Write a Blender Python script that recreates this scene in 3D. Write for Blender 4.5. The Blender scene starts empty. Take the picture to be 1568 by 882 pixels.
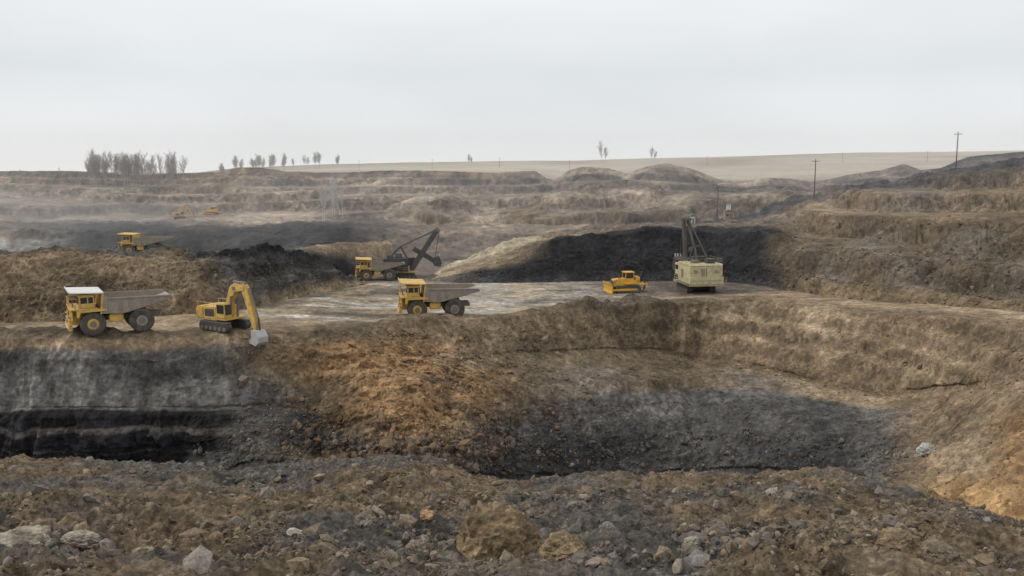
import bpy, bmesh, math, random
import numpy as np
from mathutils import Vector, Matrix
from mathutils.bvhtree import BVHTree
random.seed(7); rng=np.random.default_rng(7)
scene=bpy.context.scene
FPX=1358.0; TH=math.atan(183/FPX); CT,ST=math.cos(TH),math.sin(TH)
# ---------------------------------------------------------------- camera
cd=bpy.data.cameras.new("camera"); cam=bpy.data.objects.new("camera",cd); scene.collection.objects.link(cam)
cd.sensor_width=36; cd.lens=36*FPX/1568; cd.clip_end=20000; cd.clip_start=0.1
cam.location=(0,0,0); cam.rotation_euler=(math.pi/2-TH,0,0); scene.camera=cam
scene.view_settings.view_transform='Standard'
# ---------------------------------------------------------------- survey helpers (bearing / distance -> world)
def wy(px,py,D):
    cx=(px-784)/FPX; cy=(441-py)/FPX
    dy=CT+cy*ST; dz=-ST+cy*CT
    s=D/dy
    return np.stack([cx*s,D+0*cx*s,dz*s],-1)
def wz(px,z,D):
    w=D*CT-z*ST
    return np.stack([(px-784)/FPX*w,D+0*w,z+0*w],-1)
# ---------------------------------------------------------------- noise
def _h(ix,iy,iz):
    h=(ix.astype(np.uint32)*np.uint32(374761393))^(iy.astype(np.uint32)*np.uint32(668265263))^(iz.astype(np.uint32)*np.uint32(2246822519))
    h=(h^(h>>np.uint32(13)))*np.uint32(1274126177)
    h=h^(h>>np.uint32(16))
    return (h&np.uint32(0xffff)).astype(np.float32)/32767.5-1
def vn(p):
    i=np.floor(p).astype(np.int64); f=(p-i).astype(np.float32); f=f*f*(3-2*f)
    i=i&0xffffff
    x,y,z=i[...,0],i[...,1],i[...,2]; fx,fy,fz=f[...,0],f[...,1],f[...,2]
    def L(a,b,t): return a+(b-a)*t
    return L(L(L(_h(x,y,z),_h(x+1,y,z),fx),L(_h(x,y+1,z),_h(x+1,y+1,z),fx),fy),
             L(L(_h(x,y,z+1),_h(x+1,y,z+1),fx),L(_h(x,y+1,z+1),_h(x+1,y+1,z+1),fx),fy),fz)
def fbm(p,sc,o=4,seed=0,g=0.5,rid=False):
    p=p*np.array(sc)+seed*17.31+1000
    a=1;s=0;t=0
    for k in range(o):
        n=vn(p)
        if rid: n=1-2*np.abs(n)
        s=s+a*n; t+=a; a*=g; p=p*2.03+5.7
    return s/t
def sst(x,a,b):
    t=np.clip((x-a)/(b-a),0,1); return t*t*(3-2*t)
# ---------------------------------------------------------------- palette (albedo)
PAL={'K':(.020,.020,.022),'k':(.048,.046,.047),'G':(.080,.077,.073),'g':(.140,.133,.125),'B':(.122,.094,.063),
'b':(.192,.144,.094),'O':(.235,.148,.078),'T':(.275,.212,.141),'S':(.37,.315,.225),'M':(.27,.257,.235),'F':(.385,.345,.27),
'h':(.235,.190,.146),'H':(.315,.257,.198),'D':(.155,.129,.106),'o':(.32,.205,.10),'d':(.105,.085,.070),'z':(.22,.205,.19)}
def pal(s): return np.array([PAL[c] for c in s])
BV=[]
def mesh_obj(name,V,Fc,mat,col=None,smooth=False,parent=None):
    me=bpy.data.meshes.new(name)
    V=np.asarray(V,dtype=np.float32); Fc=np.asarray(Fc,dtype=np.int32)
    me.vertices.add(len(V)); me.vertices.foreach_set('co',V.ravel())
    n=Fc.shape[1]
    me.loops.add(Fc.size); me.loops.foreach_set('vertex_index',Fc.ravel())
    me.polygons.add(len(Fc)); me.polygons.foreach_set('loop_start',np.arange(0,Fc.size,n,dtype=np.int32))
    me.polygons.foreach_set('loop_total',np.full(len(Fc),n,dtype=np.int32))
    me.polygons.foreach_set('use_smooth',np.full(len(Fc),smooth))
    me.update(calc_edges=True); me.validate()
    if col is not None:
        a=me.color_attributes.new('Col','FLOAT_COLOR','POINT')
        c=np.ones((len(V),4),dtype=np.float32); c[:,:3]=col; a.data.foreach_set('color',c.ravel())
    me.materials.append(mat)
    o=bpy.data.objects.new(name,me); scene.collection.objects.link(o)
    if parent: o.parent=parent
    return o
def smooth1(a,k):
    if k<2: return a
    w=np.hanning(k+2)[1:-1]; w/=w.sum()
    return np.convolve(np.pad(a,(k//2,k-1-k//2),mode='edge'),w,mode='valid')
LAY={}
def layer(name,xs,feats,rows,nx,mat,amp,sc,rib=0,ribsc=(.5,.5,.05),sm=9,warp=(45,.35),post=None,fine=0,ampf=None,cvar=.22,crisp=1.8,strata=0,stz=.8,ribc=.3):
    X=np.linspace(xs[0],xs[-1],nx); n=len(feats)
    P=np.zeros((n,nx,3)); C=np.zeros((n,nx,3))
    for k,(m,v,D,c) in enumerate(feats):
        v=np.broadcast_to(np.array(v,float),(len(xs),)); D=np.broadcast_to(np.array(D,float),(len(xs),))
        vi=smooth1(np.interp(X,xs,v),sm); Di=smooth1(np.interp(X,xs,D),sm)
        P[k]=wy(X,vi,Di) if m=='y' else wz(X,vi,Di)
        if len(c)==1: c=c*len(xs)
        cc=pal(c)
        for j in range(3): C[k,:,j]=np.interp(X,xs,cc[:,j])
    vs=np.concatenate([k+np.arange(r)/r for k,r in enumerate(rows)]+[[n-1]])
    k=np.minimum(vs.astype(int),n-2); t=(vs-k)[:,None,None]
    Q=P[k]*(1-t)+P[k+1]*t
    du=np.gradient(Q,axis=1); dv=np.gradient(Q,axis=0)
    N=np.cross(du,dv); N/=np.linalg.norm(N,axis=-1,keepdims=True)+1e-9
    af=np.ones(len(vs)) if ampf is None else np.interp(vs,np.arange(n),ampf)
    af=af[:,None]
    d=amp*fbm(Q,sc,7,seed=1,g=.55)
    steep=np.clip(1.15-np.abs(N[...,2])*1.1,0,1); rb=None
    if rib: 
        qw=Q+1.5/ribsc[0]*.25*np.stack([fbm(Q,np.array(sc)*2,2,seed=60),fbm(Q,np.array(sc)*2,2,seed=61),0*Q[...,0]],-1)
        rb=fbm(qw,ribsc,5,seed=3,rid=True,g=.6)
        d=d+rib*steep*rb
    if fine: d=d+fine*fbm(Q,sc*9,3,seed=5,g=.6,rid=True)
    Q2=Q+N*(d*af)[...,None]
    wu=fbm(Q,sc*.7,4,seed=8)*warp[0]; wv=fbm(Q,sc*.9,5,seed=9,g=.6)*warp[1]
    ui=np.clip((X[None,:]+wu-X[0])/(X[1]-X[0]),0,nx-1.001); vv=np.clip(vs[:,None]+wv,0,n-1.001)
    i0=ui.astype(int); k0=vv.astype(int); fu=(ui-i0)[...,None]; fv=(vv-k0)[...,None]
    fv=np.clip((fv-.5)*crisp+.5,0,1)
    col=(C[k0,i0]*(1-fu)+C[k0,i0+1]*fu)*(1-fv)+(C[k0+1,i0]*(1-fu)+C[k0+1,i0+1]*fu)*fv
    col=col*(1+cvar*2*fbm(Q,sc*1.7,6,seed=11,g=.6)[...,None])
    if rb is not None: col=col*(1+ribc*(steep*rb)[...,None])  # groove shade put into the colour: rib hollows darker, ridges lighter
    if strata:
        s=fbm(Q2,(sc[0]*.25,sc[1]*.25,stz),4,seed=71)*1.6
        col=col*(1+strata*np.clip(s,-1,1)*(.35+.65*steep))[...,None]
    XX=np.broadcast_to(X[None,:],vs.shape+X.shape); VV=np.broadcast_to(vs[:,None],XX.shape)
    if post is not None: col,Q2=post(col,Q2,XX,VV)
    col=np.clip(col,.008,.9)
    nr=len(vs); idx=np.arange(nr*nx).reshape(nr,nx)
    Fc=np.stack([idx[:-1,:-1],idx[:-1,1:],idx[1:,1:],idx[1:,:-1]],-1).reshape(-1,4)
    o=mesh_obj(name,Q2.reshape(-1,3),Fc,mat,col.reshape(-1,3),smooth=True)
    LAY[name]=(Q2,XX,VV,N,col)
    s=3
    q=Q2[::s,::s]; ix=np.arange(q.shape[0]*q.shape[1]).reshape(q.shape[:2])
    ff=np.stack([ix[:-1,:-1],ix[:-1,1:],ix[1:,1:],ix[1:,:-1]],-1).reshape(-1,4)
    BV.append(BVHTree.FromPolygons(q.reshape(-1,3).tolist(),ff.tolist()))
    return o
def terrace(Q,step,jit,sc,mask,seed):
    j=jit*fbm(Q,(sc,sc,0.001),5,seed=seed)
    z=(Q[...,2]+j)/step; f=z-np.floor(z)
    g=sst(f,.12,.55)
    znew=(np.floor(z)+g)*step-j
    Q=Q.copy(); Q[...,2]=Q[...,2]*(1-mask)+znew*mask
    face=np.clip(1-np.abs(f-.33)/.25,0,1)*mask
    return Q,face
def ground(x,y,zt=60):
    best=-99
    for b in BV:
        h=b.ray_cast(Vector((x,y,zt)),Vector((0,0,-1)))
        if h[0] is not None: best=max(best,h[0].z)
    return best
# ---------------------------------------------------------------- materials
def nodes(name):
    m=bpy.data.materials.new(name); m.use_nodes=True; nt=m.node_tree
    return m,nt,nt.nodes['Principled BSDF']
def soil_mat(name,s1,s2,bump,bd,streak=0,rough=.95,spec=.15,str_amt=.4,c1=.4,c2=.42,chunk=.28,sz=.06):
    m,nt,bs=nodes(name); N=nt.nodes; L=nt.links
    at=N.new('ShaderNodeAttribute'); at.attribute_name='Col'
    ge=N.new('ShaderNodeNewGeometry')
    def noise(s,det=8,ro=.6,sclvec=None):
        n=N.new('ShaderNodeTexNoise'); n.inputs['Scale'].default_value=s; n.inputs['Detail'].default_value=det; n.inputs['Roughness'].default_value=ro
        if sclvec:
            mp=N.new('ShaderNodeMapping'); mp.inputs['Scale'].default_value=sclvec; L.new(ge.outputs['Position'],mp.inputs['Vector']); L.new(mp.outputs[0],n.inputs['Vector'])
        else: L.new(ge.outputs['Position'],n.inputs['Vector'])
        return n
    def rng_(out,a,b,lo=.3,hi=.7):
        r=N.new('ShaderNodeMapRange'); r.inputs[1].default_value=lo; r.inputs[2].default_value=hi; r.inputs[3].default_value=a; r.inputs[4].default_value=b
        L.new(out,r.inputs[0]); return r.outputs[0]
    def mul(a,b):
        q=N.new('ShaderNodeMath'); q.operation='MULTIPLY'; L.new(a,q.inputs[0]); L.new(b,q.inputs[1]); return q.outputs[0]
    n1=noise(s1); n2=noise(s2,6,.7)
    f=mul(rng_(n1.outputs[0],1-c1,1+c1),rng_(n2.outputs[0],1-c2,1+c2))
    h=n2.outputs[0]
    if streak:
        n3=noise(1,5,.65,(streak,streak,streak*sz)); f=mul(f,rng_(n3.outputs[0],1-str_amt,1+str_amt))
        q=N.new('ShaderNodeMath'); q.operation='MULTIPLY_ADD'; L.new(n3.outputs[0],q.inputs[0]); q.inputs[1].default_value=.5; L.new(h,q.inputs[2]); h=q.outputs[0]
    if chunk:
        for sv,am in ((s2*.9,chunk),(s2*.28,chunk*.8)):
            wn=noise(sv*.8,2,.5); av=N.new('ShaderNodeVectorMath'); av.operation='MULTIPLY_ADD'; L.new(wn.outputs['Color'],av.inputs[0]); av.inputs[1].default_value=(1.2/sv,)*3; L.new(ge.outputs['Position'],av.inputs[2])
            v=N.new('ShaderNodeTexVoronoi'); v.inputs['Scale'].default_value=sv; L.new(av.outputs[0],v.inputs['Vector'])
            sx=N.new('ShaderNodeSeparateColor'); L.new(v.outputs['Color'],sx.inputs[0]); f=mul(f,rng_(sx.outputs[0],1-am,1+am,0,1))
    vm=N.new('ShaderNodeVectorMath'); vm.operation='SCALE'; L.new(at.outputs['Color'],vm.inputs[0]); L.new(f,vm.inputs['Scale'])
    L.new(vm.outputs[0],bs.inputs['Base Color'])
    bs.inputs['Roughness'].default_value=rough; bs.inputs['Specular IOR Level'].default_value=spec
    vo=N.new('ShaderNodeTexVoronoi'); vo.inputs['Scale'].default_value=s2*1.1; L.new(ge.outputs['Position'],vo.inputs['Vector'])
    ad=N.new('ShaderNodeMath'); ad.operation='MULTIPLY_ADD'; L.new(vo.outputs['Distance'],ad.inputs[0]); ad.inputs[1].default_value=-.35; L.new(h,ad.inputs[2])
    bp=N.new('ShaderNodeBump'); bp.inputs['Strength'].default_value=bump; bp.inputs['Distance'].default_value=bd
    L.new(ad.outputs[0],bp.inputs['Height']); L.new(bp.outputs[0],bs.inputs['Normal'])
    return m
m_near=soil_mat('near_rubble_soil',2.2,16,.9,.07)
m_pit=soil_mat('pit_soil',.35,2.6,.7,.3,streak=1.2,str_amt=.32,sz=.09,c2=.28,chunk=.24)
m_bank=soil_mat('bank_soil',.25,1.6,.7,.45,streak=.7,str_amt=.22,sz=.15,c2=.28,chunk=.24)
m_far=soil_mat('far_soil',.07,.5,.7,1.3,streak=.3,str_amt=.35,c2=.3,chunk=.22)
m_field=soil_mat('dry_grass_field',.01,.12,.2,.5,c1=.22,c2=.15,chunk=0)
m_rock=soil_mat('rock',6,30,.5,.02,chunk=0)
def simple(name,c,rough=.6,metal=0,dirt=.35,dc=(.16,.13,.095),ns=1.6):
    m,nt,bs=nodes(name); N=nt.nodes; L=nt.links
    tc=N.new('ShaderNodeTexCoord'); n=N.new('ShaderNodeTexNoise'); n.inputs['Scale'].default_value=ns; n.inputs['Detail'].default_value=8; n.inputs['Roughness'].default_value=.65
    L.new(tc.outputs['Object'],n.inputs['Vector'])
    r=N.new('ShaderNodeMapRange'); r.inputs[1].default_value=.38; r.inputs[2].default_value=.72; r.inputs[3].default_value=.08; r.inputs[4].default_value=min(1,dirt*2); L.new(n.outputs[0],r.inputs[0])
    mx=N.new('ShaderNodeMix'); mx.data_type='RGBA'; mx.inputs[6].default_value=(*c,1); mx.inputs[7].default_value=(*dc,1); L.new(r.outputs[0],mx.inputs[0])
    L.new(mx.outputs[2],bs.inputs['Base Color']); bs.inputs['Roughness'].default_value=rough; bs.inputs['Metallic'].default_value=metal
    return m
YEL=simple('dusty_yellow_paint',(.70,.44,.085),.6,dirt=.38); YEL2=simple('orange_yellow_paint',(.78,.42,.03),.5,dirt=.22)
YPALE=simple('pale_yellow_paint',(.60,.54,.31),.65,dirt=.4,dc=(.24,.21,.15)); GRY=simple('dusty_steel',(.17,.15,.13),.7,dirt=.4)
BED=simple('worn_truck_bed',(.31,.27,.22),.6,dirt=.4); DRK=simple('dark_machinery',(.035,.035,.037),.7,dirt=.2)
TYR=simple('tyre_rubber',(.035,.034,.033),.9,dirt=.4); WHT=simple('white_paint',(.72,.72,.70),.5,dirt=.2)
GLS=simple('dark_glass',(.02,.025,.03),.15,dirt=.1); STL=simple('bright_bucket_steel',(.45,.45,.45),.45,dirt=.2)
BARK=simple('bare_bark',(.33,.30,.27),.9,dirt=.2,dc=(.2,.18,.16)); BARKD=simple('dark_bark',(.20,.18,.16),.9,dirt=.2); BIR=simple('birch_bark',(.60,.59,.56),.8,dirt=.2,dc=(.25,.24,.23)); WOOD=simple('pole_wood',(.07,.06,.055),.9,dirt=.2)
# ---------------------------------------------------------------- terrain
ax=[-400,0,100,200,300,350,430,520,640,700,760,830,900,1000,1100,1200,1300,1340,1400,1480,1568,1950]
cy=[708,711,712,717,717,727,719,706,708,722,743,748,738,741,736,729,731,745,763,785,803,857]
cD=[20,20,20,20,19,19,20,21,20,19,18,17.5,18,18,18,18.5,18,17,16,15,14,11]
def fpost(col,Q,X,V):
    g=fbm(Q,(.45,.45,.45),5,seed=31)[...,None]
    tan=pal('b')[0]*.75; grey=np.array((.098,.091,.082))
    k=np.clip(g*3.2+.5,0,1); base=grey*(1-k)+tan*k
    o=np.exp(-(((X-780)/110)**2+((V-1.3)/.8)**2))[...,None]*.5+np.exp(-(((X-1400)/200)**2+((V-.9)/.9)**2))[...,None]*.5
    base=base*(1-o)+pal('T')[0]*.75*o
    s=fbm(Q,(5,5,5),5,seed=33,g=.65)[...,None]
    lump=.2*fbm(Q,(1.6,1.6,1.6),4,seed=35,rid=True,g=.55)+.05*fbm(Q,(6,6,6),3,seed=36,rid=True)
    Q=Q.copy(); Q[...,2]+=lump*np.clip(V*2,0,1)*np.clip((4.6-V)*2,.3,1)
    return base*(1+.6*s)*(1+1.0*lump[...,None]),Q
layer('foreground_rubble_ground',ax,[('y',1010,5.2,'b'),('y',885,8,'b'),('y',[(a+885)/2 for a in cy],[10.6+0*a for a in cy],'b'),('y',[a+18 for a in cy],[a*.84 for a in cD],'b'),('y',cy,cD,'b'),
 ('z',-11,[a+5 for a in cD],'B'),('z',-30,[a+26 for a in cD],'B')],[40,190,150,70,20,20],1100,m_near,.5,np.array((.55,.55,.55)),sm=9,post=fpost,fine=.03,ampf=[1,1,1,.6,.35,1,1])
bx=[-250,0,130,250,330,400,480,560,640,720,800,900,1000,1060,1150,1250,1340,1420,1500,1568,1800]
b6D=[93,93,93,95,97,99,102,105,109,113,118,124,129,131,130,122,115,109,103,98,90]
bf=[('z',[-31,-31,-31,-31,-30,-29,-29,-28.5,-28.5,-30,-32,-33.5,-34.5,-35,-33.5,-32,-30.5,-28.7,-25.5,-23,-21.8],[60]*15+[60,58,55,50,46,42],'kkkkkGGGGGGGGGGGGbOOO'),
('y',[740,740,738,735,722,716,712,712,716,726,730,728,725,722,720,724,742,760,785,800,830],[89,89,89,89,87,86,86,85,84,86,92,97,101,102,98,92,84,76,64,56,50],'KKKKGGBOBGkkGGGkGbooo'),
('y',[680,680,682,684,676,668,670,668,668,672,668,670,668,664,660,664,675,690,705,715,740],[89.8,89.8,89.8,90,90,89,89,88,88,90,97,101,105,106,102,97,93,86,74,65,56],'KKKKKGKBObGGGGGGGbTOO'),
('y',[636]*5+[634,640,618,615,618,620,625,622,615,612,620,632,640,645,645,650],[90.3,90.3,90.3,90.5,91,92,92,91,92,95,101,105,109,112,109,105,101,95,84,75,65],'KKKKKGKOOOBGgGGGgbbOO'),
('y',[624]*5+[620,628,590,585,590,592,590,580,572,580,600,612,615,612,605,600],[90.9,90.9,90.9,91.3,92.5,94,94,94,95,99,104,108,112,117,115,108,104,100,90,82,72],'gggggGBOOOBDBBDTTbbbb'),
('y',[548,548,548,552,548,550,550,545,545,545,540,535,535,545,560,585,598,598,590,575,560],[92.2,92.2,92.2,93,95,97,98,100,103,108,114,120,125,127,122,113,108,104,96,88,80],'DGgGGBOOObBBBbbbbTbbT'),
('y',[522,522,524,522,515,510,506,505,500,492,485,478,468,463,460,472,480,487,494,500,510],b6D,'bbbbbbBBbbbbBBbTbbbbb'),
('z',[-18.6]*5+[-18.8,-19,-19.4,-19.8,-20,-20.2,-20.4,-20.4,-20.3,-20.2,-19.6,-19,-18.5,-18,-17.8,-17.6],[a+10 for a in b6D],'bTTTTTTTTSSTTTbTTTTTT'),
('z',[-19]*4+[-19.4]*3+[-20.2]*3+[-20.6]*5+[-20]*6,[126]*6+[130]*8+[145]*7,'TTTTTSSTSSMSTTTTTTTTT'),
('z',[-19.5]*5+[-20.6]*12+[-20]*4,[150]*21,'bbbbTSSTSMSMDDDbbbbbb'),
('z',-21,178,'bbbbbTTDDDDDDDDDDDDDD'),('z',-23,260,'D')]
def ppost(col,Q,X,V):
    z=Q[...,2]+1.1*fbm(Q,(.10,.10,.5),5,seed=41,g=.6)
    l=np.clip((385-X)/30,0,1)*np.clip(.75+fbm(Q,(.06,.06,.3),4,seed=40)*2.2,.1,1)
    for zc,wd,am in ((-27.2,.34,1),(-29.2,.12,.3)):
        band=np.exp(-((z-zc)/wd)**4)*l*(V<3.6)*(V>1)*am
        col=col*(1-band[...,None])+np.array((.105,.096,.086))*band[...,None]*(1+.8*fbm(Q,(.5,.5,1),4,seed=46)[...,None])
    qq=Q+4*fbm(Q,(.06,.06,.06),3,seed=42)[...,None]
    s=fbm(qq,(.06,.2,.1),6,seed=43,g=.62); on=np.clip((V-6.5)*2,0,1)*np.clip((X-370)/50,0,1)*np.clip((1010-X)/80,0,1)*np.clip((9.7-V)*2,0,1)
    tn=np.clip((760-X)/250,0,1)
    brn=(on*(.45+.4*tn)*np.clip(fbm(Q,(.04,.05,.1),4,seed=45)*4+.6,0,1))[...,None]; col=col*(1-brn)+np.array((.25,.20,.14))*brn
    a=(np.clip(s*8-.9-.2*tn,0,1)*on)[...,None]*.9; col=col*(1-a)+np.array((.42,.40,.355))*a
    a=(np.clip(-s*8-.7,0,1)*on)[...,None]*.85; col=col*(1-a)+np.array((.105,.095,.082))*a
    m=fbm(Q*np.array((1,1,0)),(.14,.14,.1),4,seed=47,g=.6)
    gate=np.clip((250-X)/30,0,1)*.9+np.exp(-((X-660)/70)**2)*1.1+np.exp(-((X-945)/110)**2)*1.3+.25
    bm_=np.exp(-((V-6.18)/.2)**2)*np.clip(m*2+.55,0,1.4)*gate
    Q=Q.copy(); Q[...,2]+=1.15*bm_
    dk=np.clip(bm_*1.0,0,.75)[...,None]*np.clip((np.exp(-((X-945)/110)**2)+np.clip((250-X)/30,0,1)),0,1)[...,None]
    col=col*(1-dk)+np.array((.075,.063,.052))*dk
    lm=np.exp(-((X-640)/170)**2)*np.clip((V-.8)*1.5,0,1)*np.clip((5.6-V)*1.5,0,1)
    r=fbm(Q,(.45,.45,.45),5,seed=48,rid=True,g=.6)
    Q[...,1]-=1.3*lm*r; Q[...,2]+=.4*lm*r; col=col*(1+.45*(lm*r)[...,None])
    dkr=(np.clip(fbm(Q,(.12,.12,.2),5,seed=49,g=.6)*5-.1,0,1)*lm)[...,None]*.8
    col=col*(1-dkr)+np.array((.092,.076,.060))*dkr
    # coal and dark slate patches low in the pit
    ck=(np.clip(fbm(Q,(.07,.07,.12),5,seed=53,g=.62)*5+.15,0,1)*np.clip((X-330)/60,0,1)*np.clip((1330-X)/80,0,1)*np.clip((3.3-V)*1.3,0,1))[...,None]*.7
    col=col*(1-ck)+np.array((.045,.044,.046))*ck
    pf=(np.clip(fbm(Q,(.09,.09,.06),5,seed=50,g=.6)*3.5-.3,0,.55)*np.clip((X-860)/60,0,1)*np.clip((1200-X)/60,0,1)*np.clip((4.2-V),0,1))[...,None]
    col=col*(1-pf)+np.array((.19,.185,.175))*pf
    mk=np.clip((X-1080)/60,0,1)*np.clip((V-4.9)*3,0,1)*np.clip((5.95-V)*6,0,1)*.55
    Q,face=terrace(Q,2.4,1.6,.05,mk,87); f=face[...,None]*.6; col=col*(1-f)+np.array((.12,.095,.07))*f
    return col,Q
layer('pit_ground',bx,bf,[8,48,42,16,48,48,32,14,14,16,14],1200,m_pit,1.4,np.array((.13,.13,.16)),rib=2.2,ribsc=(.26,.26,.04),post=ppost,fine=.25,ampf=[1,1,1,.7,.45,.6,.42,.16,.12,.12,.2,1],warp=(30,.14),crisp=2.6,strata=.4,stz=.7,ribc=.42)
cx=[-250,0,60,130,200,260,300,350,400,450,500,530,560,600]
c0=[106,106,107,108,110,112,113,116,124,136,147,154,159,162]
def cpost(col,Q,X,V):
    r=fbm(Q,(.2,.2,.2),4,seed=85,rid=True,g=.5); m=np.exp(-((V-3.05)/.45)**2)*(.35+np.clip((X-250)/30,0,1)*np.clip((540-X)/40,0,1))
    Q=Q.copy(); Q[...,2]+=.95*m*(r-.15)
    return col,Q
layer('left_spoil_bank_ground',cx,[('z',-20.8,c0,'bbbbbbbbTTTTTT'),('y',[455,455,455,450,450,450,445,440,430,420,420,425,432,440],[a+3 for a in c0],'BbBBBTbDGGGGGG'),
('y',[402,402,400,402,400,402,402,404,402,407,414,424,434,445],[a+7 for a in c0],'bbbbbTBGkkkkGG'),('y',[389,387,385,388,385,384,390,387,385,393,402,417,433,450],[a+12 for a in c0],'GGBBGBkKKKKKkG'),
('z',-15,[a+26 for a in c0],'b'),('z',[-17.9]*10+[-20,-22,-23,-24],[192]*14,'b'),('z',-24,215,'D')],[50,60,28,12,8,4],900,m_bank,1.7,np.array((.14,.14,.14)),rib=2.2,ribsc=(.22,.22,.04),fine=.35,ampf=[.5,1,.8,.9,.5,.2,.3],warp=(25,.3),crisp=2.2,strata=.35,stz=.6,post=cpost,ribc=.42)
dx=[620,680,740,800,850,900,1000,1100,1180,1230,1270,1320,1400,1480,1568,1850]
def dpost(col,Q,X,V):
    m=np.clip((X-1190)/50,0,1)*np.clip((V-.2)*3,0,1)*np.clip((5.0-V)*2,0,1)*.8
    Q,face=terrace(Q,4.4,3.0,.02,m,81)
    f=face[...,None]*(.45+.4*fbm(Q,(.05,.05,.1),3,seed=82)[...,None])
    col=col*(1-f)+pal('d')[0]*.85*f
    cm=np.clip((1215-X)/30,0,1)*np.clip((2.0-V)*2,0,1)
    br=(np.clip(fbm(Q,(.07,.07,.25),5,seed=83,g=.6)*4-.7,0,.8)*cm)[...,None]
    col=col*(1-br)+np.array((.10,.08,.063))*br
    r=fbm(Q,(.16,.16,.16),4,seed=86,rid=True,g=.5); m=np.exp(-((V-2.1)/.5)**2)*np.clip((1230-X)/40,0,1)*np.clip((X-800)/60,.2,1)+np.exp(-((V-5)/.4)**2)*1.4
    Q[...,2]+=1.2*m*(r-.15)
    return col,Q
layer('right_coal_bench_ground',dx,[('z',[-21.8,-21.8,-21.8,-21.5,-21.5,-21.5,-21.4,-21.4,-21,-20.6,-20.3,-20,-19.4,-18.9,-18.6,-18.6],[160,160,160,161,162,163,164,163,154,142,134,128,122,116,110,97],'DDkkkkkkkBbbbbbb'),
('y',[440,430,422,415,410,405,405,405,410,420,425,425,425,425,425,430],[164,164,164,164,164.5,165,166,165,158,147,140,134,128,122,117,102],'DDkKKKKKKBDBDBDB'),
('y',[445,424,409,390,371,362,358,358,360,372,388,388,384,380,378,378],[168,168,168,168,168,168,169,169,166,156,148,142,136,130,125,110],'TTTBKKKKKBBDBDBB'),
('y',[450,414,393,372,362,357,353,352,351,352,354,352,350,347,344,342],[180,180,185,185,185,185,190,195,195,185,172,165,160,155,150,130],'SSSSbbBBBbbBbbBb'),
('y',[460,420,400,382,364,354,350,346,338,328,324,320,312,307,302,292],[195,200,205,205,205,205,210,215,215,210,200,190,185,180,175,160],'TTbbDDDDDbTbDbbD'),
('y',[470,425,405,387,366,355,350,343,318,303,293,288,272,257,250,240],[205,210,215,215,215,215,220,225,230,230,225,225,225,220,215,200],'bbbbDDDGkGDkGkkk'),
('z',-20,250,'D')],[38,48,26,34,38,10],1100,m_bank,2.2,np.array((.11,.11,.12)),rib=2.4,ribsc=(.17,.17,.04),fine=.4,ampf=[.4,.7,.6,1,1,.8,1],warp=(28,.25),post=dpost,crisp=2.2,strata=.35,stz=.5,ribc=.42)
mx_=[380,450,520,560,600,650,690,720,760,800,850,900,940,980,1040,1100,1140,1200,1300]
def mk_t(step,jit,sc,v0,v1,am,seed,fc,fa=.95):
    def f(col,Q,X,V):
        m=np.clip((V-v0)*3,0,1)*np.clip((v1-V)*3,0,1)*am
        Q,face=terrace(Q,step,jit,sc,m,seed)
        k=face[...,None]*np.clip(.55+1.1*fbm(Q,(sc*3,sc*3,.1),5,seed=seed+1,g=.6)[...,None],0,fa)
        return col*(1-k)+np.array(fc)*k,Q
    return f
layer('middle_spoil_hills',mx_,[('z',-24,250,'D'),('y',[400,390,385,380,372,368,372,372,372,370,366,360,357,355,350,350,350,350,355],262,'DDDhhbhThbbhbDbhDhD'),
('y',[392,380,365,352,335,320,325,335,338,330,310,305,305,310,318,318,312,315,320],285,'DhhhHhhHhbHhDHhDhhh'),
('y',[388,372,352,340,320,302,308,318,322,314,296,284,280,285,296,302,300,300,310],305,'hhDDHHDDSDDDhDDDDDD'),('z',-22,345,'D')],[30,40,34,8],900,m_far,5,np.array((.03,.03,.04)),rib=7,ribsc=(.055,.055,.014),fine=1.2,ampf=[.5,1,.9,.6,1],warp=(60,.6),post=mk_t(5.5,8,.03,.2,3.2,.5,91,(.09,.073,.060)),crisp=2.4,strata=.45,stz=.4,ribc=.45)
ex=[-300,0,100,150,200,340,360,400,440,520,600,700,760,820,835,850,870,890,930,960,990,1020,1060,1100,1140,1170,1210,1240,1300,1350,1385,1410,1440,1480,1530,1568,1850]
ey=[263,262,262,264,268,264,257,257,263,265,262,262,264,262,273,276,262,256,258,267,256,251,260,276,280,272,274,282,268,260,251,261,258,241,236,233,229]
kk=len(ex)
layer('far_terrace_hills',ex,[('z',-23,165,'D'),('z',-21.5,232,'zzgkkkkkkkDD'+'D'*(kk-12)),('z',-17,[242]*kk,'zDGkkkkkkkDh'+'h'*(kk-12)),
('z',[-16.5]*kk,300,'hhHhhhHHHDDh'+'h'*(kk-12)),('z',-12.5,345,'HHhHhHhhHhHh'+'H'*(kk-12)),('y',[a+38 for a in ey],390,'HHHHHbHHHHHH'+'h'*(kk-12)),('y',[a+19 for a in ey],422,'HhhDhbhhDhHD'+'D'*(kk-12)),('y',ey,427,'hDdddbbbbddb'+'bhHHhhHHhhhHHHhDDDDkkkkkk'[:kk-12]),
('z',-6,520,'F')],[6,16,14,28,34,32,28,8],1250,m_far,4,np.array((.025,.025,.04)),rib=7,ribsc=(.05,.05,.012),fine=1.1,sm=5,ampf=[.3,.8,.8,1,1,1,.6,.22,.3],warp=(60,.6),post=mk_t(3.8,4,.01,2.6,6.5,.9,95,(.085,.068,.056)),crisp=2.4,strata=.5,stz=.5,ribc=.45)
fx=[-600,0,130,300,350,500,600,700,800,870,1000,1100,1200,1300,1400,1568,2100]
sk=[262,262,263,265,258,252,249,248,246,246,242,240,237,234,233,230,226]
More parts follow.
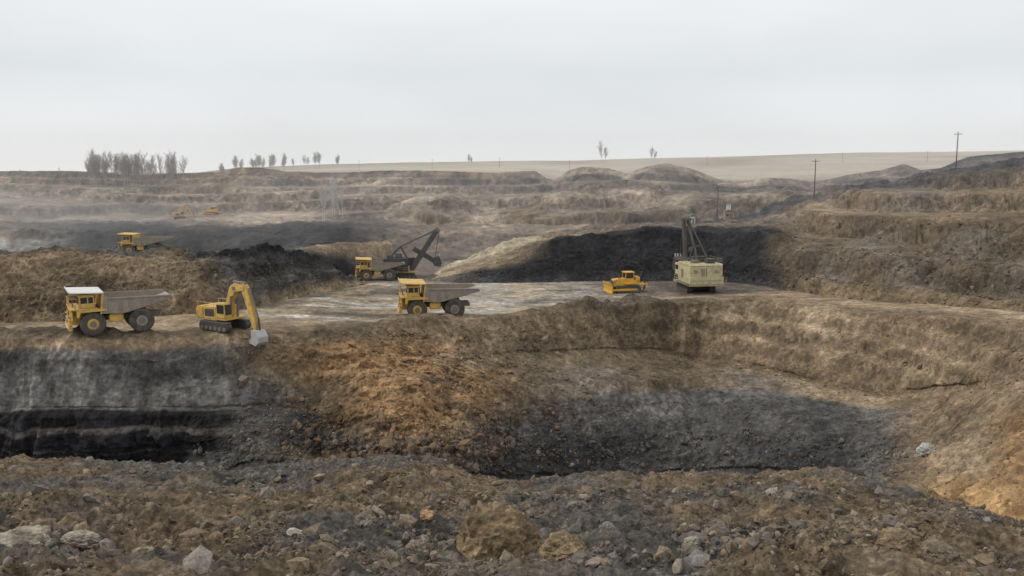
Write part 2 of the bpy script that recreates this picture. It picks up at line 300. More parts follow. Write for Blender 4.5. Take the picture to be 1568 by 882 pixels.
layer('field_ground',fx,[('z',-12,440,'F'),('y',[a+16+(12 if x>800 else 0) for a,x in zip(sk,fx)],540,'F'),('y',[a+7 for a in sk],850,'FFFFFFFSFFFTFFFSF'),('y',sk,1300,'hhhhhTTFFTFFTFFFF'),('z',-25,2200,'F'),('z',-60,8000,'F')],[10,24,24,6,4],500,m_field,2.5,np.array((.007,.007,.01)),sm=11,ampf=[1,1,.8,.5,1,1],cvar=.22)
# ---------------------------------------------------------------- rocks
def ico(sub):
    bm=bmesh.new(); bmesh.ops.create_icosphere(bm,subdivisions=sub,radius=1); V=np.array([v.co[:] for v in bm.verts]); F=np.array([[v.index for v in f.verts] for f in bm.faces]); bm.free(); return V,F
I1,I2,I4=ico(1),ico(2),ico(5)
def rocks(name,base,pts,sizes,cols,mat):
    V0,F0=base; n=len(pts); k=len(V0)
    J=1+rng.uniform(-.3,.3,(n,k,1))
    S=np.stack([rng.uniform(.7,1.3,n),rng.uniform(.6,1.1,n),rng.uniform(.4,.8,n)],-1)
    V=V0[None]*J*S[:,None,:]
    q=rng.normal(size=(n,4)); q/=np.linalg.norm(q,axis=1,keepdims=True); w,x,y,z=q.T
    R=np.stack([1-2*(y*y+z*z),2*(x*y-z*w),2*(x*z+y*w),2*(x*y+z*w),1-2*(x*x+z*z),2*(y*z-x*w),2*(x*z-y*w),2*(y*z+x*w),1-2*(x*x+y*y)],-1).reshape(n,3,3)
    V=np.einsum('nij,nkj->nki',R,V)*sizes[:,None,None]+pts[:,None,:]
    F=(F0[None]+(np.arange(n)*k)[:,None,None]).reshape(-1,3)
    return mesh_obj(name,V.reshape(-1,3),F,mat,np.repeat(cols,k,axis=0))
def scatter(lay,n,x0,x1,v0,v1,smin,smax,a,palette,name,base=I1,mat=m_rock,bury=.15,dens=None,mixc=.5,dim=1):
    Q,X,V,Nn,col=LAY[lay]
    ok=np.argwhere((X>x0)&(X<x1)&(V>v0)&(V<v1))
    if dens is not None:
        w=dens(Q[ok[:,0],ok[:,1]],X[ok[:,0],ok[:,1]],V[ok[:,0],ok[:,1]]); w=np.maximum(w,0); w/=w.sum(); sel=ok[rng.choice(len(ok),n,p=w)]
    else: sel=ok[rng.integers(0,len(ok),n)]
    i=np.minimum(sel[:,0],Q.shape[0]-2); j=np.minimum(sel[:,1],Q.shape[1]-2)
    u=rng.random((n,1)); v=rng.random((n,1))
    P=Q[i,j]*(1-u)*(1-v)+Q[i,j+1]*u*(1-v)+Q[i+1,j]*(1-u)*v+Q[i+1,j+1]*u*v
    s=smin*(1-rng.random(n)*(1-(smin/smax)**a))**(-1/a)
    P[:,2]+=s*(.35-bury)
    pc=pal(palette)[rng.integers(0,len(palette),n)]
    c=pc*(1-mixc)+col[i,j]*mixc; c*=rng.uniform(.7,1.35,(n,1))*dim
    return rocks(name,base,P,s,c,mat)
clump=lambda Q,X,V: np.clip(.35+fbm(Q,(.9,.9,.9),4,seed=51)*1.8,.02,2)
scatter('foreground_rubble_ground',32000,-200,1800,.3,4,.010,.04,1.8,'ggDBbTHB','foreground_gravel',dens=clump,mixc=.5,dim=.9)
scatter('foreground_rubble_ground',3000,-200,1800,.3,4.05,.035,.17,2.2,'gDbTThHM','foreground_stones',dens=clump,mixc=.45,dim=.9)
rub=lambda Q,X,V: np.exp(-((X-660)/130)**2)*(.4+.9*np.exp(-((V-1.5)/1.0)**2))*np.clip(.4+fbm(Q,(.15,.15,.15),3,seed=52)*2,.05,2)+.06
scatter('pit_ground',5200,360,1000,.6,5.8,.09,.8,2.15,'OObTBgo','pit_rubble_boulders',mixc=.65,dens=rub)
scatter('pit_ground',2600,300,1380,.3,2.0,.09,.5,2.2,'GGkgBM','pit_floor_boulders',mixc=.6,dens=clump)
scatter('pit_ground',2200,1000,1700,1,6.5,.08,.35,2.3,'bTTBo','pit_side_stones',mixc=.7)
scatter('right_coal_bench_ground',2400,1200,1750,0,3,.1,.5,2.2,'bTDhB','right_bank_boulders',mixc=.7,dens=clump)
scatter('right_coal_bench_ground',1500,700,1250,0,1.2,.1,.45,2,'kKGk','coal_lumps',mixc=.6)
scatter('left_spoil_bank_ground',1800,-200,560,0,3.2,.1,.4,2.1,'bBDTG','left_bank_boulders',mixc=.7)
def boulder(name,px,py,D,size,c,seed,sq=(1,1,.8),rough=.5,lift=.35):
    V,F=I4; p=V*1.0
    d=1+rough*fbm(V,(1.2,1.2,1.2),6,seed=seed,g=.62)+.2*fbm(V,(2.6,2.6,2.6),4,seed=seed+3,rid=True,g=.6)
    p=V*d[:,None]*np.array(sq)*size
    pos=wy(np.array([float(px)]),np.array([float(py)]),np.array([float(D)]))[0]
    z=ground(pos[0],pos[1],5 if D>30 else -.5)
    if z>-90: pos[2]=z+size*sq[2]*lift
    cc=np.array(c)*(1+.9*fbm(V,(3,3,3),5,seed=seed+1,g=.6))[:,None]
    o=mesh_obj(name,p,F,m_rock,cc,smooth=False); o.location=pos; return o
boulder('clay_boulder',757,822,9.7,.44,(.21,.155,.095),1,(1,.8,1.0),lift=.32); boulder('clay_boulder',862,862,8.6,.2,(.22,.165,.10),2)
boulder('stone_boulder',35,862,8.2,.26,(.25,.22,.17),3,(1.2,.8,.6)); boulder('stone_boulder',125,853,8.5,.13,(.26,.23,.19),4,(1.5,.8,.6)); boulder('stone_boulder',224,868,8.2,.14,(.24,.195,.145),5)
boulder('stone_boulder',328,802,10.2,.10,(.25,.19,.14),6); boulder('stone_boulder',450,832,9.2,.07,(.32,.29,.25),7,(1.4,.8,.6)); boulder('clay_boulder',1368,858,8.5,.22,(.20,.15,.095),8)
boulder('stone_boulder',655,790,10.8,.09,(.32,.20,.12),9); boulder('stone_boulder',1195,745,14,.16,(.32,.30,.25),10,(1.3,.8,.5)); boulder('clay_boulder',1300,850,8.8,.16,(.18,.145,.105),12); boulder('clay_boulder',1440,840,9,.2,(.18,.145,.105),13)
boulder('clay_boulder',560,800,10.4,.13,(.16,.14,.115),14); boulder('clay_boulder',640,862,8.6,.12,(.18,.15,.115),15); boulder('stone_boulder',930,800,10.4,.09,(.22,.19,.16),16); boulder('stone_boulder',1060,850,8.8,.08,(.28,.26,.21),17)
boulder('pale_boulder',1420,676,84,.85,(.38,.37,.34),11)
# ---------------------------------------------------------------- machinery toolkit
class Rig:
    def __init__(s,name,loc,heading,scale=1):
        s.e=bpy.data.objects.new(name,None); scene.collection.objects.link(s.e); s.e.empty_display_size=.5
        s.e.location=loc; s.e.rotation_euler=(0,0,math.radians(heading)); s.e.scale=(scale,)*3
    def _add(s,name,bm,mat,bev=0,sm=False):
        me=bpy.data.meshes.new(name); bmesh.ops.recalc_face_normals(bm,faces=bm.faces[:])
        if bev: bmesh.ops.bevel(bm,geom=bm.edges[:],offset=bev,segments=2,affect='EDGES',clamp_overlap=True)
        bm.to_mesh(me); bm.free(); me.materials.append(mat)
        o=bpy.data.objects.new(name,me); scene.collection.objects.link(o); o.parent=s.e; return o
    def box(s,name,c,d,mat,bev=.03,ry=0,rz=0,taper=None):
        bm=bmesh.new(); bmesh.ops.create_cube(bm,size=1)
        for v in bm.verts:
            v.co=Vector((v.co.x*d[0],v.co.y*d[1],v.co.z*d[2]))
            if taper and v.co.z>0: v.co.x*=taper[0]; v.co.y*=taper[1]
        bm.transform(Matrix.Translation(c)@Matrix.Rotation(math.radians(rz),4,'Z')@Matrix.Rotation(math.radians(ry),4,'Y'))
        return s._add(name,bm,mat,bev)
    def prism(s,name,pts,y0,y1,mat,bev=.03):
        bm=bmesh.new(); a=[bm.verts.new((p[0],y0,p[1])) for p in pts]; b=[bm.verts.new((p[0],y1,p[1])) for p in pts]; n=len(pts)
        bm.faces.new(a); bm.faces.new(b[::-1])
        for i in range(n): bm.faces.new((a[i],b[i],b[(i+1)%n],a[(i+1)%n]))
        return s._add(name,bm,mat,bev)
    def tube(s,name,p0,p1,r,mat,seg=10,r2=None,sm=True):
        p0,p1=Vector(p0),Vector(p1); d=p1-p0
        bm=bmesh.new(); bmesh.ops.create_cone(bm,cap_ends=True,segments=seg,radius1=r,radius2=r if r2 is None else r2,depth=d.length)
        bm.transform(Matrix.Translation((p0+p1)/2)@d.to_track_quat('Z','Y').to_matrix().to_4x4())
        return s._add(name,bm,mat)
    def beam(s,name,p0,p1,w,h,mat,bev=.02):
        p0,p1=Vector(p0),Vector(p1); d=p1-p0
        bm=bmesh.new(); bmesh.ops.create_cube(bm,size=1)
        for v in bm.verts: v.co=Vector((v.co.x*h,v.co.y*w,v.co.z*d.length))
        x=d.normalized(); y=Vector((0,1,0)); 
        if abs(x.y)>.99: y=Vector((1,0,0))
        xx=y.cross(x).normalized(); y=x.cross(xx)
        M=Matrix((( xx.x,y.x,x.x,0),(xx.y,y.y,x.y,0),(xx.z,y.z,x.z,0),(0,0,0,1)))
        bm.transform(Matrix.Translation((p0+p1)/2)@M); return s._add(name,bm,mat,bev)
    def wheel(s,name,c,R,w,side,rim=None):
        rim=rim or YEL
        y=c[1]
        bm=bmesh.new(); n=40
        prof=[(.50,-.5),(.86,-.5),(.97,-.40),(1,-.3),(1,.3),(.97,.4),(.86,.5),(.50,.5),(.45,.35),(.45,-.35)]
        rings=[]
        for i in range(n):
            a=2*math.pi*i/n; g=1.0 if i%2 else .965
            rings.append([bm.verts.new((c[0]+math.cos(a)*R*r*(g if r>.95 else 1),y+q*w,c[2]+math.sin(a)*R*r*(g if r>.95 else 1))) for r,q in prof])
        for i in range(n):
            for k in range(len(prof)): bm.faces.new((rings[i][k],rings[(i+1)%n][k],rings[(i+1)%n][(k+1)%len(prof)],rings[i][(k+1)%len(prof)]))
        s._add(name+'_tyre',bm,TYR)
        s.tube(name+'_rim',(c[0],y-side*.2*w,c[2]),(c[0],y+side*.36*w,c[2]),R*.48,rim,20)
        s.tube(name+'_hub',(c[0],y+side*.36*w,c[2]),(c[0],y+side*.52*w,c[2]),R*.24,GRY,14)
def put(px,py,D,sink=.08):
    p=wy(np.array([float(px)]),np.array([float(py)]),np.array([float(D)]))[0]
    z=ground(p[0],p[1]); return (p[0],p[1],z-sink)
def haul_truck(loc,heading,scale=1,canopy=WHT,bed=BED):
    r=Rig('haul_truck',loc,heading,scale)
    for sd in (-1,1):
        r.wheel('front_wheel',(2.7,sd*2.1,1.35),1.35,.85,sd)
        r.wheel('rear_outer_wheel',(-2.3,sd*2.25,1.35),1.35,.8,sd,BED); r.wheel('rear_inner_wheel',(-2.3,sd*1.35,1.35),1.35,.8,sd,BED)
        r.box('frame_rail',(-.2,sd*.8,1.75),(8.6,.35,.55),GRY)
        r.prism('front_fender',[(1.25,2.75),(1.25,3.0),(4.3,3.0),(4.3,2.2),(4.05,2.2),(3.9,2.72)],sd*1.55,sd*2.75,YEL)
        r.tube('suspension_cylinder',(2.7,sd*1.2,1.2),(2.5,sd*1.1,2.9),.18,YEL)
        r.tube('hoist_cylinder',(-.1,sd*1.15,1.5),(-.3,sd*1.2,2.9),.15,GRY)
        for i in range(4): r.box('ladder_step',(4.95,sd*(2.0-.12*i),.95+.45*i),(.35,.6,.05),YEL,0)
        r.tube('ladder_rail',(5.1,sd*2.3,.8),(4.8,sd*1.95,3.0),.035,YEL,6); r.tube('ladder_rail',(5.1,sd*1.65,.8),(4.8,sd*1.3,3.0),.035,YEL,6)
        r.tube('headlight',(4.98,sd*1.1,1.75),(5.06,sd*1.1,1.75),.17,WHT,12); r.tube('mirror_arm',(4.3,sd*2.6,3.0),(4.7,sd*2.85,3.9),.03,DRK,6); r.box('mirror',(4.7,sd*2.85,3.7),(.06,.3,.55),DRK,.01)
    r.tube('rear_axle',(-2.3,-1.9,1.35),(-2.3,1.9,1.35),.42,GRY); r.tube('front_axle',(2.7,-1.9,1.2),(2.7,1.9,1.2),.25,GRY)
    r.box('engine_hood',(3.75,0,2.1),(2.3,2.3,1.75),YEL,.06); r.box('radiator_grille',(4.93,0,2.15),(.08,1.7,1.3),DRK,.01)
    for i in range(5): r.box('grille_slat',(4.985,0,1.65+i*.25),(.03,1.65,.1),YEL,0)
    for sd in (-1,1): r.box('front_panel',(4.75,sd*1.9,2.3),(.12,1.3,.9),YEL,.03)
    r.box('front_bumper',(4.95,0,.98),(.4,4.6,.5),YEL,.05); r.box('front_bumper_plate',(5.17,0,1.0),(.03,3.6,.16),WHT,0)
    r.box('deck',(3.55,0,3.06),(2.7,5.5,.12),YEL,.01)
    r.box('fuel_tank',(.3,1.75,1.8),(1.5,.9,.9),YEL,.12); r.box('air_cleaner',(.3,-1.75,1.8),(1.3,.9,.8),YEL,.12)
    r.box('cab',(3.2,1.35,3.82),(1.7,1.7,1.42),YEL,.08,taper=(.88,.93)) 
    r.box('windscreen',(4.03,1.35,3.95),(.06,1.35,.75),GLS,.01,ry=-7); r.box('side_window',(3.2,2.185,3.98),(1.25,.05,.65),GLS,.01); r.box('side_window_right',(3.2,.5,3.98),(1.2,.05,.65),GLS,.01); r.box('window_pillar',(3.1,2.215,3.98),(.1,.04,.7),YEL,0)
    r.box('cab_roof',(3.2,1.35,4.55),(1.9,1.85,.09),YEL,.03)
    r.box('electric_cabinet',(3.1,-1.6,3.5),(1.2,1.3,.8),YEL,.05); r.tube('exhaust',(2.2,-1,3),(2.2,-1,3.9),.12,DRK)
    for y in (-2.7,-1.8,-.9,0): r.tube('handrail_post',(4.8,y,3.1),(4.8,y,4.0),.03,YEL,6)
    for z in (3.55,4.0): r.tube('handrail',(4.8,-2.7,z),(4.8,.2,z),.03,YEL,6); r.tube('handrail_side',(4.8,-2.7,z),(2.4,-2.7,z),.03,YEL,6)
    def plate(n,pts,y0,y1,m): r.prism(n,pts,y0,y1,m,.015)
    prof=[(1.8,2.45),(1.6,4.65),(1.0,4.12),(-5.5,4.02),(-5.7,3.8),(-2.6,2.9),(-.3,2.35)]
    for sd in (-1,1):
        plate('bed_side',prof,sd*2.45,sd*2.58,bed)
        for i,x in enumerate((1.0,-.1,-1.2,-2.3,-3.4)):
            zb=2.5 if x>-.3 else 2.45+(-.3-x)*.27; zt=3.95
            r.box('bed_rib',(x,sd*2.63,(zb+zt)/2),(.16,.1,zt-zb),bed,.01)
        r.beam('bed_rim',(1.2,sd*2.62,4.1),(-5.5,sd*2.62,4.0),.2,.16,bed)
    plate('bed_floor',[(1.7,2.45),(-.3,2.25),(-2.6,2.8),(-5.7,3.68),(-5.75,3.83),(-2.6,2.96),(-.3,2.41),(1.7,2.6)],-2.45,2.45,bed)
    plate('bed_front_wall',[(1.8,2.4),(1.95,2.4),(1.7,4.7),(1.5,4.7)],-2.6,2.6,YEL)
    r.prism('bed_canopy',[(1.5,4.7),(1.5,4.82),(4.95,5.0),(4.95,4.86)],-2.7,2.7,canopy,.01)
    r.box('canopy_lip',(4.93,0,5.0),(.08,5.35,.2),canopy,.01)
    for y in (-2,-1,0,1,2): r.beam('canopy_rib',(1.8,y,4.66),(4.8,y,4.82),.12,.1,YEL,0)
    return r
def tracks(r,L,W,h,gauge,m=DRK):
    for sd in (-1,1):
        a=h/2; pts=[]
        for i in range(9): t=-math.pi/2+math.pi*i/8; pts.append((L/2-a+a*math.cos(t),a+a*math.sin(t)))
        for i in range(9): t=math.pi/2+math.pi*i/8; pts.append((-L/2+a+a*math.cos(t),a+a*math.sin(t)))
        r.prism('track',pts,sd*gauge-W/2,sd*gauge+W/2,m,.02)
        n=int(L/.35)
        for i in range(n):
            x=-L/2+.25+i*(L-.5)/(n-1)
            r.box('track_shoe',(x,sd*gauge,h+.02),(.2,W+.04,.08),GRY,0)
        for i in range(6): x=-L/2+a+i*(L-2*a)/5; r.tube('track_roller',(x,sd*(gauge+W/2-.02),a*.7),(x,sd*(gauge+W/2+.05),a*.7),a*.45,GRY,12)
def excavator(loc,heading,scale=1):
    r=Rig('excavator',loc,heading,scale)
    tracks(r,4.6,.7,1.0,1.35)
    r.tube('turntable',(0,0,.9),(0,0,1.25),.9,DRK,20)
    r.prism('counterweight',[(-2.9,1.3),(-3.0,2.4),(-2.7,2.65),(-1.7,2.65),(-1.7,1.3)],-1.55,1.55,YEL,.1)
    r.box('engine_house',(-.7,0,1.95),(2.1,3.0,1.35),YEL,.08); r.box('engine_vent',(-.7,-1.51,2.0),(1.5,.04,.8),DRK,0); r.tube('exhaust',(-1.2,.6,2.6),(-1.2,.6,3.2),.09,DRK)
    r.box('platform',(.9,0,1.38),(1.8,3.0,.22),YEL)
    r.box('cab',(1.0,-1.0,2.3),(1.6,1.0,1.7),YEL,.08,taper=(.85,.92)); r.box('cab_side_window',(1.05,-1.5,2.5),(1.1,.04,.95),GLS,.01); r.box('cab_front_window',(1.76,-1.0,2.45),(.05,.8,1.1),GLS,.01,ry=-7); r.box('cab_window_inner',(1.05,-.51,2.5),(1.1,.04,.9),GLS,.01)
    r.prism('boom',[(.6,1.5),(1.1,1.4),(1.45,3.3),(2.1,4.35),(3.5,4.6),(3.6,5.0),(2.1,5.35),(1.3,4.9),(.65,3.2)],-.34,.34,YEL,.04)
    for sd in (-1,1): r.tube('boom_cylinder',(1.5,sd*.5,1.5),(1.7,sd*.5,3.9),.14,GRY); r.box('boom_side_plate',(2.0,sd*.36,4.75),(.5,.05,.4),GRY,.01)
    r.tube('stick_cylinder',(1.7,0,5.45),(3.6,0,5.4),.14,GRY)
    r.prism('stick',[(3.0,5.0),(3.3,5.4),(3.8,5.15),(5.25,1.0),(5.2,.3),(4.82,.3),(3.3,4.1)],-.25,.25,YEL,.03)
    r.tube('bucket_cylinder',(4.1,0,4.9),(5.35,0,1.7),.12,GRY); r.beam('bucket_link',(5.35,0,1.7),(5.55,0,.4),.2,.14,DRK)
    r.prism('bucket',[(4.85,.4),(5.6,.4),(6.05,-.3),(6.0,-.9),(5.5,-1.3),(4.8,-1.1),(4.5,-1.0),(4.85,-.4)],-.7,.7,STL,.03)
    for i in range(4): r.prism('bucket_tooth',[(4.6,-.95),(4.6,-1.1),(4.15,-.95)],-.65+i*.38,-.5+i*.38,DRK,0)
    for y in (-1.45,1.45): r.tube('handrail',(-2.7,y,3.1),(.0,y,3.1),.03,YEL,6); [r.tube('handrail_post',(x,y,2.6),(x,y,3.1),.03,YEL,6) for x in (-2.7,-1.4,0)]
    return r
def bulldozer(loc,heading,scale=1):
    r=Rig('bulldozer',loc,heading,scale)
    tracks(r,4.4,.6,1.25,1.25)
    for sd in (-1,1): r.box('track_frame',(0,sd*1.58,.62),(3.0,.06,.35),YEL2,.02); r.beam('push_arm',(-.3,sd*1.75,.6),(2.9,sd*1.75,.6),.2,.3,YEL2)
    r.prism('hood',[(.1,1.0),(2.35,1.0),(2.4,2.1),(2.2,2.25),(.1,2.45)],-.75,.75,YEL2,.06); r.box('grille',(2.41,0,1.6),(.05,1.2,.9),DRK,.01)
    r.box('rear_body',(-1.0,0,1.55),(2.2,1.9,1.1),YEL2,.08); r.box('fender_left',(-.6,1.2,1.6),(2.2,.7,.3),YEL2,.05); r.box('fender_right',(-.6,-1.2,1.6),(2.2,.7,.3),YEL2,.05)
    r.box('fuel_tank',(-1.8,0,2.2),(.8,1.9,.9),YEL2,.1)
    r.box('cab_lower',(-.4,0,2.1),(1.5,1.7,.6),YEL2,.05); r.box('cab_glass',(-.4,0,2.8),(1.4,1.55,.95),GLS,.05,taper=(.92,.95))
    for x in (-1.12,.32):
        for y in (-.82,.82): r.beam('cab_pillar',(x,y,2.3),(x*.95-.02,y,3.35),.12,.12,YEL2)
    r.box('rops_canopy',(-.4,0,3.4),(1.8,1.95,.14),YEL2,.04); r.tube('exhaust',(1.3,.2,2.3),(1.3,.2,3.2),.09,DRK); r.tube('intake',(.9,-.3,2.4),(.9,-.3,2.9),.12,DRK)
    r.prism('blade',[(3.0,.05),(3.25,.05),(3.1,.6),(3.15,1.2),(3.4,1.75),(3.2,1.75),(2.95,1.2),(2.9,.6)],-2.2,2.2,YEL2,.01)
    for sd in (-1,1): r.tube('lift_cylinder',(1.9,sd*.9,2.2),(3.0,sd*.9,.9),.09,GRY)
    r.beam('ripper_beam',(-2.1,0,1.2),(-3.4,0,1.3),1.4,.25,YEL2); r.box('ripper_crossbar',(-3.4,0,1.3),(.35,2.0,.4),YEL2); r.prism('ripper_shank',[(-3.5,1.9),(-3.2,1.9),(-3.2,.4),(-2.9,.1),(-3.4,.4)],-.12,.12,DRK,.01)
    return r
def rope_shovel(loc,heading,scale=1,body=YPALE,low=YPALE,name='mining_shovel',bt=(8.0,11.2),thick=1,hh=2.95):
    r=Rig(name,loc,heading,scale)
    tracks(r,6.0,1.1,1.1,2.1)
    r.box('undercarriage',(0,0,.85),(3.8,3.4,.7),DRK,.05); r.tube('turntable',(0,0,1.15),(0,0,1.5),1.9,GRY,24)
    r.box('revolving_deck',(-1.2,0,1.68),(8.2,6.4,.36),low,.03)
    r.box('machinery_house',(-2.0,0,1.87+hh/2),(6.2,6.0,hh),body,.08); zt=1.87+hh
    r.prism('house_roof',[(-5.2,zt+.01),(1.2,zt+.01),(.9,zt+.33),(-4.9,zt+.33)],-3.05,3.05,body,.05)
    r.box('counterweight',(-5.3,0,2.5),(.5,6.1,1.3),low,.06)
    for y in (-2.6,-1.3,0,1.3,2.6): r.box('house_rib',(-5.14,y,3.95),(.08,.1,1.6),GRY if y==0 else body,0)
    for y in (-1.95,1.95): r.box('rear_vent',(-5.12,y,4.05),(.04,.75,.6),BED,0)
    r.box('rear_door',(-5.12,.65,3.9),(.04,.7,1.3),BED,0); r.box('rear_seam',(-5.56,0,2.5),(.03,5.6,.07),GRY,0)
    for sd in (-1,1):
        for x in (-4,-2.6,-1.2,.2): r.box('side_panel',(x,sd*3.02,3.4),(1.0,.05,1.6),GRY if x==-1.2 else body,.01)
        r.box('walkway',(-2,sd*3.35,1.9),(6.6,.65,.08),GRY,0)
        for z in (2.5,2.95): r.tube('walkway_rail',(-5.2,sd*3.62,z),(1.2,sd*3.62,z),.03,low,6)
        for i in range(6): r.tube('walkway_post',(-5.2+i*1.28,sd*3.62,1.9),(-5.2+i*1.28,sd*3.62,2.95),.03,low,6)
        r.beam('a_frame_front',(.9,sd*1.2,zt+.3),(-.6,sd*.6,zt+3.1),.22*thick,.22*thick,DRK); r.beam('a_frame_back',(-3.5,sd*1.2,zt+.3),(-.6,sd*.6,zt+3.1),.18*thick,.18*thick,DRK)
        for z in (.8,1.2): r.tube('roof_rail',(-5,sd*2.9,zt+z),(.9,sd*2.9,zt+z),.04,GRY,6)
        for x in (-5,-3,-1,.9): r.tube('roof_rail_post',(x,sd*2.9,zt+.3),(x,sd*2.9,zt+1.2),.04,GRY,6)
    for z in (.8,1.2): r.tube('roof_rail_rear',(-5,-2.9,zt+z),(-5,2.9,zt+z),.04,GRY,6)
    r.box('roof_unit',(-3.4,-1.2,zt+.75),(1.6,1.4,.8),DRK,.04); r.box('roof_unit_small',(-3.0,1.4,zt+.6),(1.2,1.1,.5),GRY,.04); r.box('roof_winch_cover',(-1.2,0,zt+.85),(1.6,2.6,1.0),DRK,.05)
    r.box('a_frame_top',(-.6,0,zt+3.1),(.4,1.6,.4),DRK)
    r.box('operator_cab',(2.2,2.0,3.9),(2.0,1.7,2.1),body,.06); r.box('operator_window',(3.22,2.0,4.2),(.04,1.4,.9),GLS,0); r.box('operator_side_window',(2.2,2.87,4.2),(1.4,.04,.8),GLS,0)
    bt=Vector((bt[0],0,bt[1]))
    for sd in (-1,1):
        r.beam('boom_chord',(2.0,sd*1.0,2.0),(bt.x,sd*.45,bt.z),.35*thick,.6*thick,DRK)
        r.tube('boom_stay',(-.6,sd*.6,zt+3.2),(bt.x-.2,sd*.3,bt.z+.2),.07*thick,DRK,6)
        r.tube('hoist_rope',(bt.x+.7,sd*.2,bt.z),(8.2,sd*.2,5.2),.06,DRK,6)
    for i in range(7):
        t=i/7; a=Vector((2,1,2)).lerp(Vector((bt.x,.45,bt.z)),t); b=a.copy(); b.y=-a.y; r.tube('boom_cross',a,b,.12*thick,DRK,6)
    r.tube('boom_point_sheave',(bt.x+.1,-.4,bt.z),(bt.x+.1,.4,bt.z),.8,GRY,22)
    r.beam('dipper_handle',(2.6,0,7.4),(7.8,0,4.2),.5*thick,.6*thick,DRK); r.box('saddle_block',(4.9,0,6.0),(1.1,1.4,1.1),DRK,ry=30)
    r.prism('dipper',[(7.4,4.9),(9.0,5.5),(9.8,3.6),(9.4,2.7),(7.8,2.9)],-1.1,1.1,DRK,.05)
    for i in range(4): r.prism('dipper_tooth',[(9.0,5.4),(9.3,5.3),(9.4,6.0)],-.9+i*.5,-.7+i*.5,STL,0)
    return r
haul_truck(put(181,518,96.5),211,.97)
haul_truck(put(668,491,118),190,.99,canopy=YEL)
haul_truck(put(222,386,188),186,.95,canopy=YEL)
haul_truck(put(580,428,166),190,.85,canopy=YEL)
excavator(put(345,498,99.5),-32,1.02)
bulldozer(put(958,444,148),192,1.0)
rope_shovel(put(1065,443,150),99,.94,bt=(6.0,12.8),hh=3.2,thick=1.5)
rope_shovel(put(618,428,171),10,.76,body=DRK,low=YEL,thick=2.0,bt=(8.5,11.8))
excavator(put(276,349,285),20,.8)
bulldozer(put(326,344,300),170,.8)
# ---------------------------------------------------------------- cabins, poles
def shed(name,px,py,D,w,h,d,mat):
    r=Rig(name,put(px,py,D),0); r.box('walls',(0,0,h/2),(w,d,h),mat,.03); r.prism('roof',[(-w/2-.15,h),(w/2+.15,h),(w/2,h+.25),(0,h+.5),(-w/2,h+.25)],-d/2-.15,d/2+.15,GRY,.01)
    r.box('door',(w*.18,-d/2-.02,h*.38),(w*.3,.04,h*.7),GRY,0); r.box('window',(-w*.22,-d/2-.02,h*.6),(w*.25,.04,h*.25),GLS,0); return r
shed('site_cabin',1059,338,222,1.5,1.8,1.4,WHT)
r=shed('switchgear_cabin',1115,340,222,2.0,2.0,1.8,BED); r.box('transformer',(0,0,2.9),(1.0,.9,.9),WHT,.05)
for x in (-.4,0,.4): r.tube('insulator',(x,0,3.3),(x,0,3.9),.09,WHT,8)
def pole(px,py,D,h,lean=0):
    r=Rig('utility_pole',put(px,py,D,.3),random.uniform(-30,30)); r.tube('post',(0,0,0),(lean,0,h),.16,WOOD,8,.1)
    r.beam('crossarm',(-.9+lean,0,h-.5),(.9+lean,0,h-.5),.12,.12,WOOD)
    for x in (-.8,0,.8): r.tube('insulator',(x+lean,0,h-.45 if x else h),(x+lean,0,h-.15 if x else h+.3),.06,WHT,6)
pole(1247,292,222,10); pole(1464,252,222,10.5); pole(1098,340,226,9.5)
pp={550:262,662:257,765:255,872:254,1083:252,1290:246,1420:243}
for px in pp: pole(px,pp[px],700,8)
# ---------------------------------------------------------------- bare trees
def tree_geo(base,h,spread,seed,levels=3,minr=.02):
    R=random.Random(seed); V=[];F=[]
    def seg(a,b,r0,r1):
        d=(b-a); 
        if d.length<1e-4: return
        q=d.to_track_quat('Z','Y'); k=len(V)
        for p,r in ((a,r0),(b,r1)):
            for i in range(3):
                t=math.pi*2/3*i; V.append(p+q@Vector((math.cos(t)*r,math.sin(t)*r,0)))
        for i in range(3): F.append((k+i,k+(i+1)%3,k+3+(i+1)%3,k+3+i))
    def grow(p,d,L,r,lv):
        n=6 if lv==0 else 3; q=p.copy()
        for i in range(n):
            d=(d+Vector((R.gauss(0,.05),R.gauss(0,.05),.07 if lv else 0))*(1+lv*.6)).normalized()
            e=q+d*L/n; r2=r*(1-.8/n*1.0) ; seg(q,e,r,r2)
            if lv<levels:
                m=(0 if (lv==0 and i<2) else (4 if lv==0 else 3))
                for _ in range(m):
                    t=R.random(); a=R.uniform(0,6.283); s=spread*(1.1 if lv else .9)
                    nd=(d+Vector((math.cos(a)*s,math.sin(a)*s,R.uniform(0,.5)))).normalized()
                    Lk=L*R.uniform(.32,.5) if lv else L*(.5-.055*i)*R.uniform(.7,1.1)
                    grow(q.lerp(e,t),nd,Lk,max(r*.38,minr),lv+1)
            q=e; r=r2
    grow(Vector(base),Vector((0,0,1)),h,h*.010,0)
    return V,F
def trees(name,lst,mat,levels=3,minr=.02):
    Vs=[];Fs=[]
    for (b,h,sp,sd) in lst:
        V,F=tree_geo(b,h,sp,sd,levels,minr); k=len(Vs); Vs+=[v[:] for v in V]; Fs+=[tuple(i+k for i in f) for f in F]
    return mesh_obj(name,Vs,Fs,mat)
def tb(px,D,sink=.3):
    X=(px-784)/FPX*D*1.0; return (X,D,ground(X,D)-sink)
trees('birch_grove',[(tb(random.uniform(142,286),random.uniform(400,424)),random.uniform(10.5,14),.8,i) for i in range(52)],BARK,3,.021)
trees('distant_tree_row',[(tb(random.choice([random.uniform(355,440),random.uniform(360,500)]),random.uniform(830,930)),random.uniform(8,15),.9,100+i) for i in range(38)],BARK,3,.035)
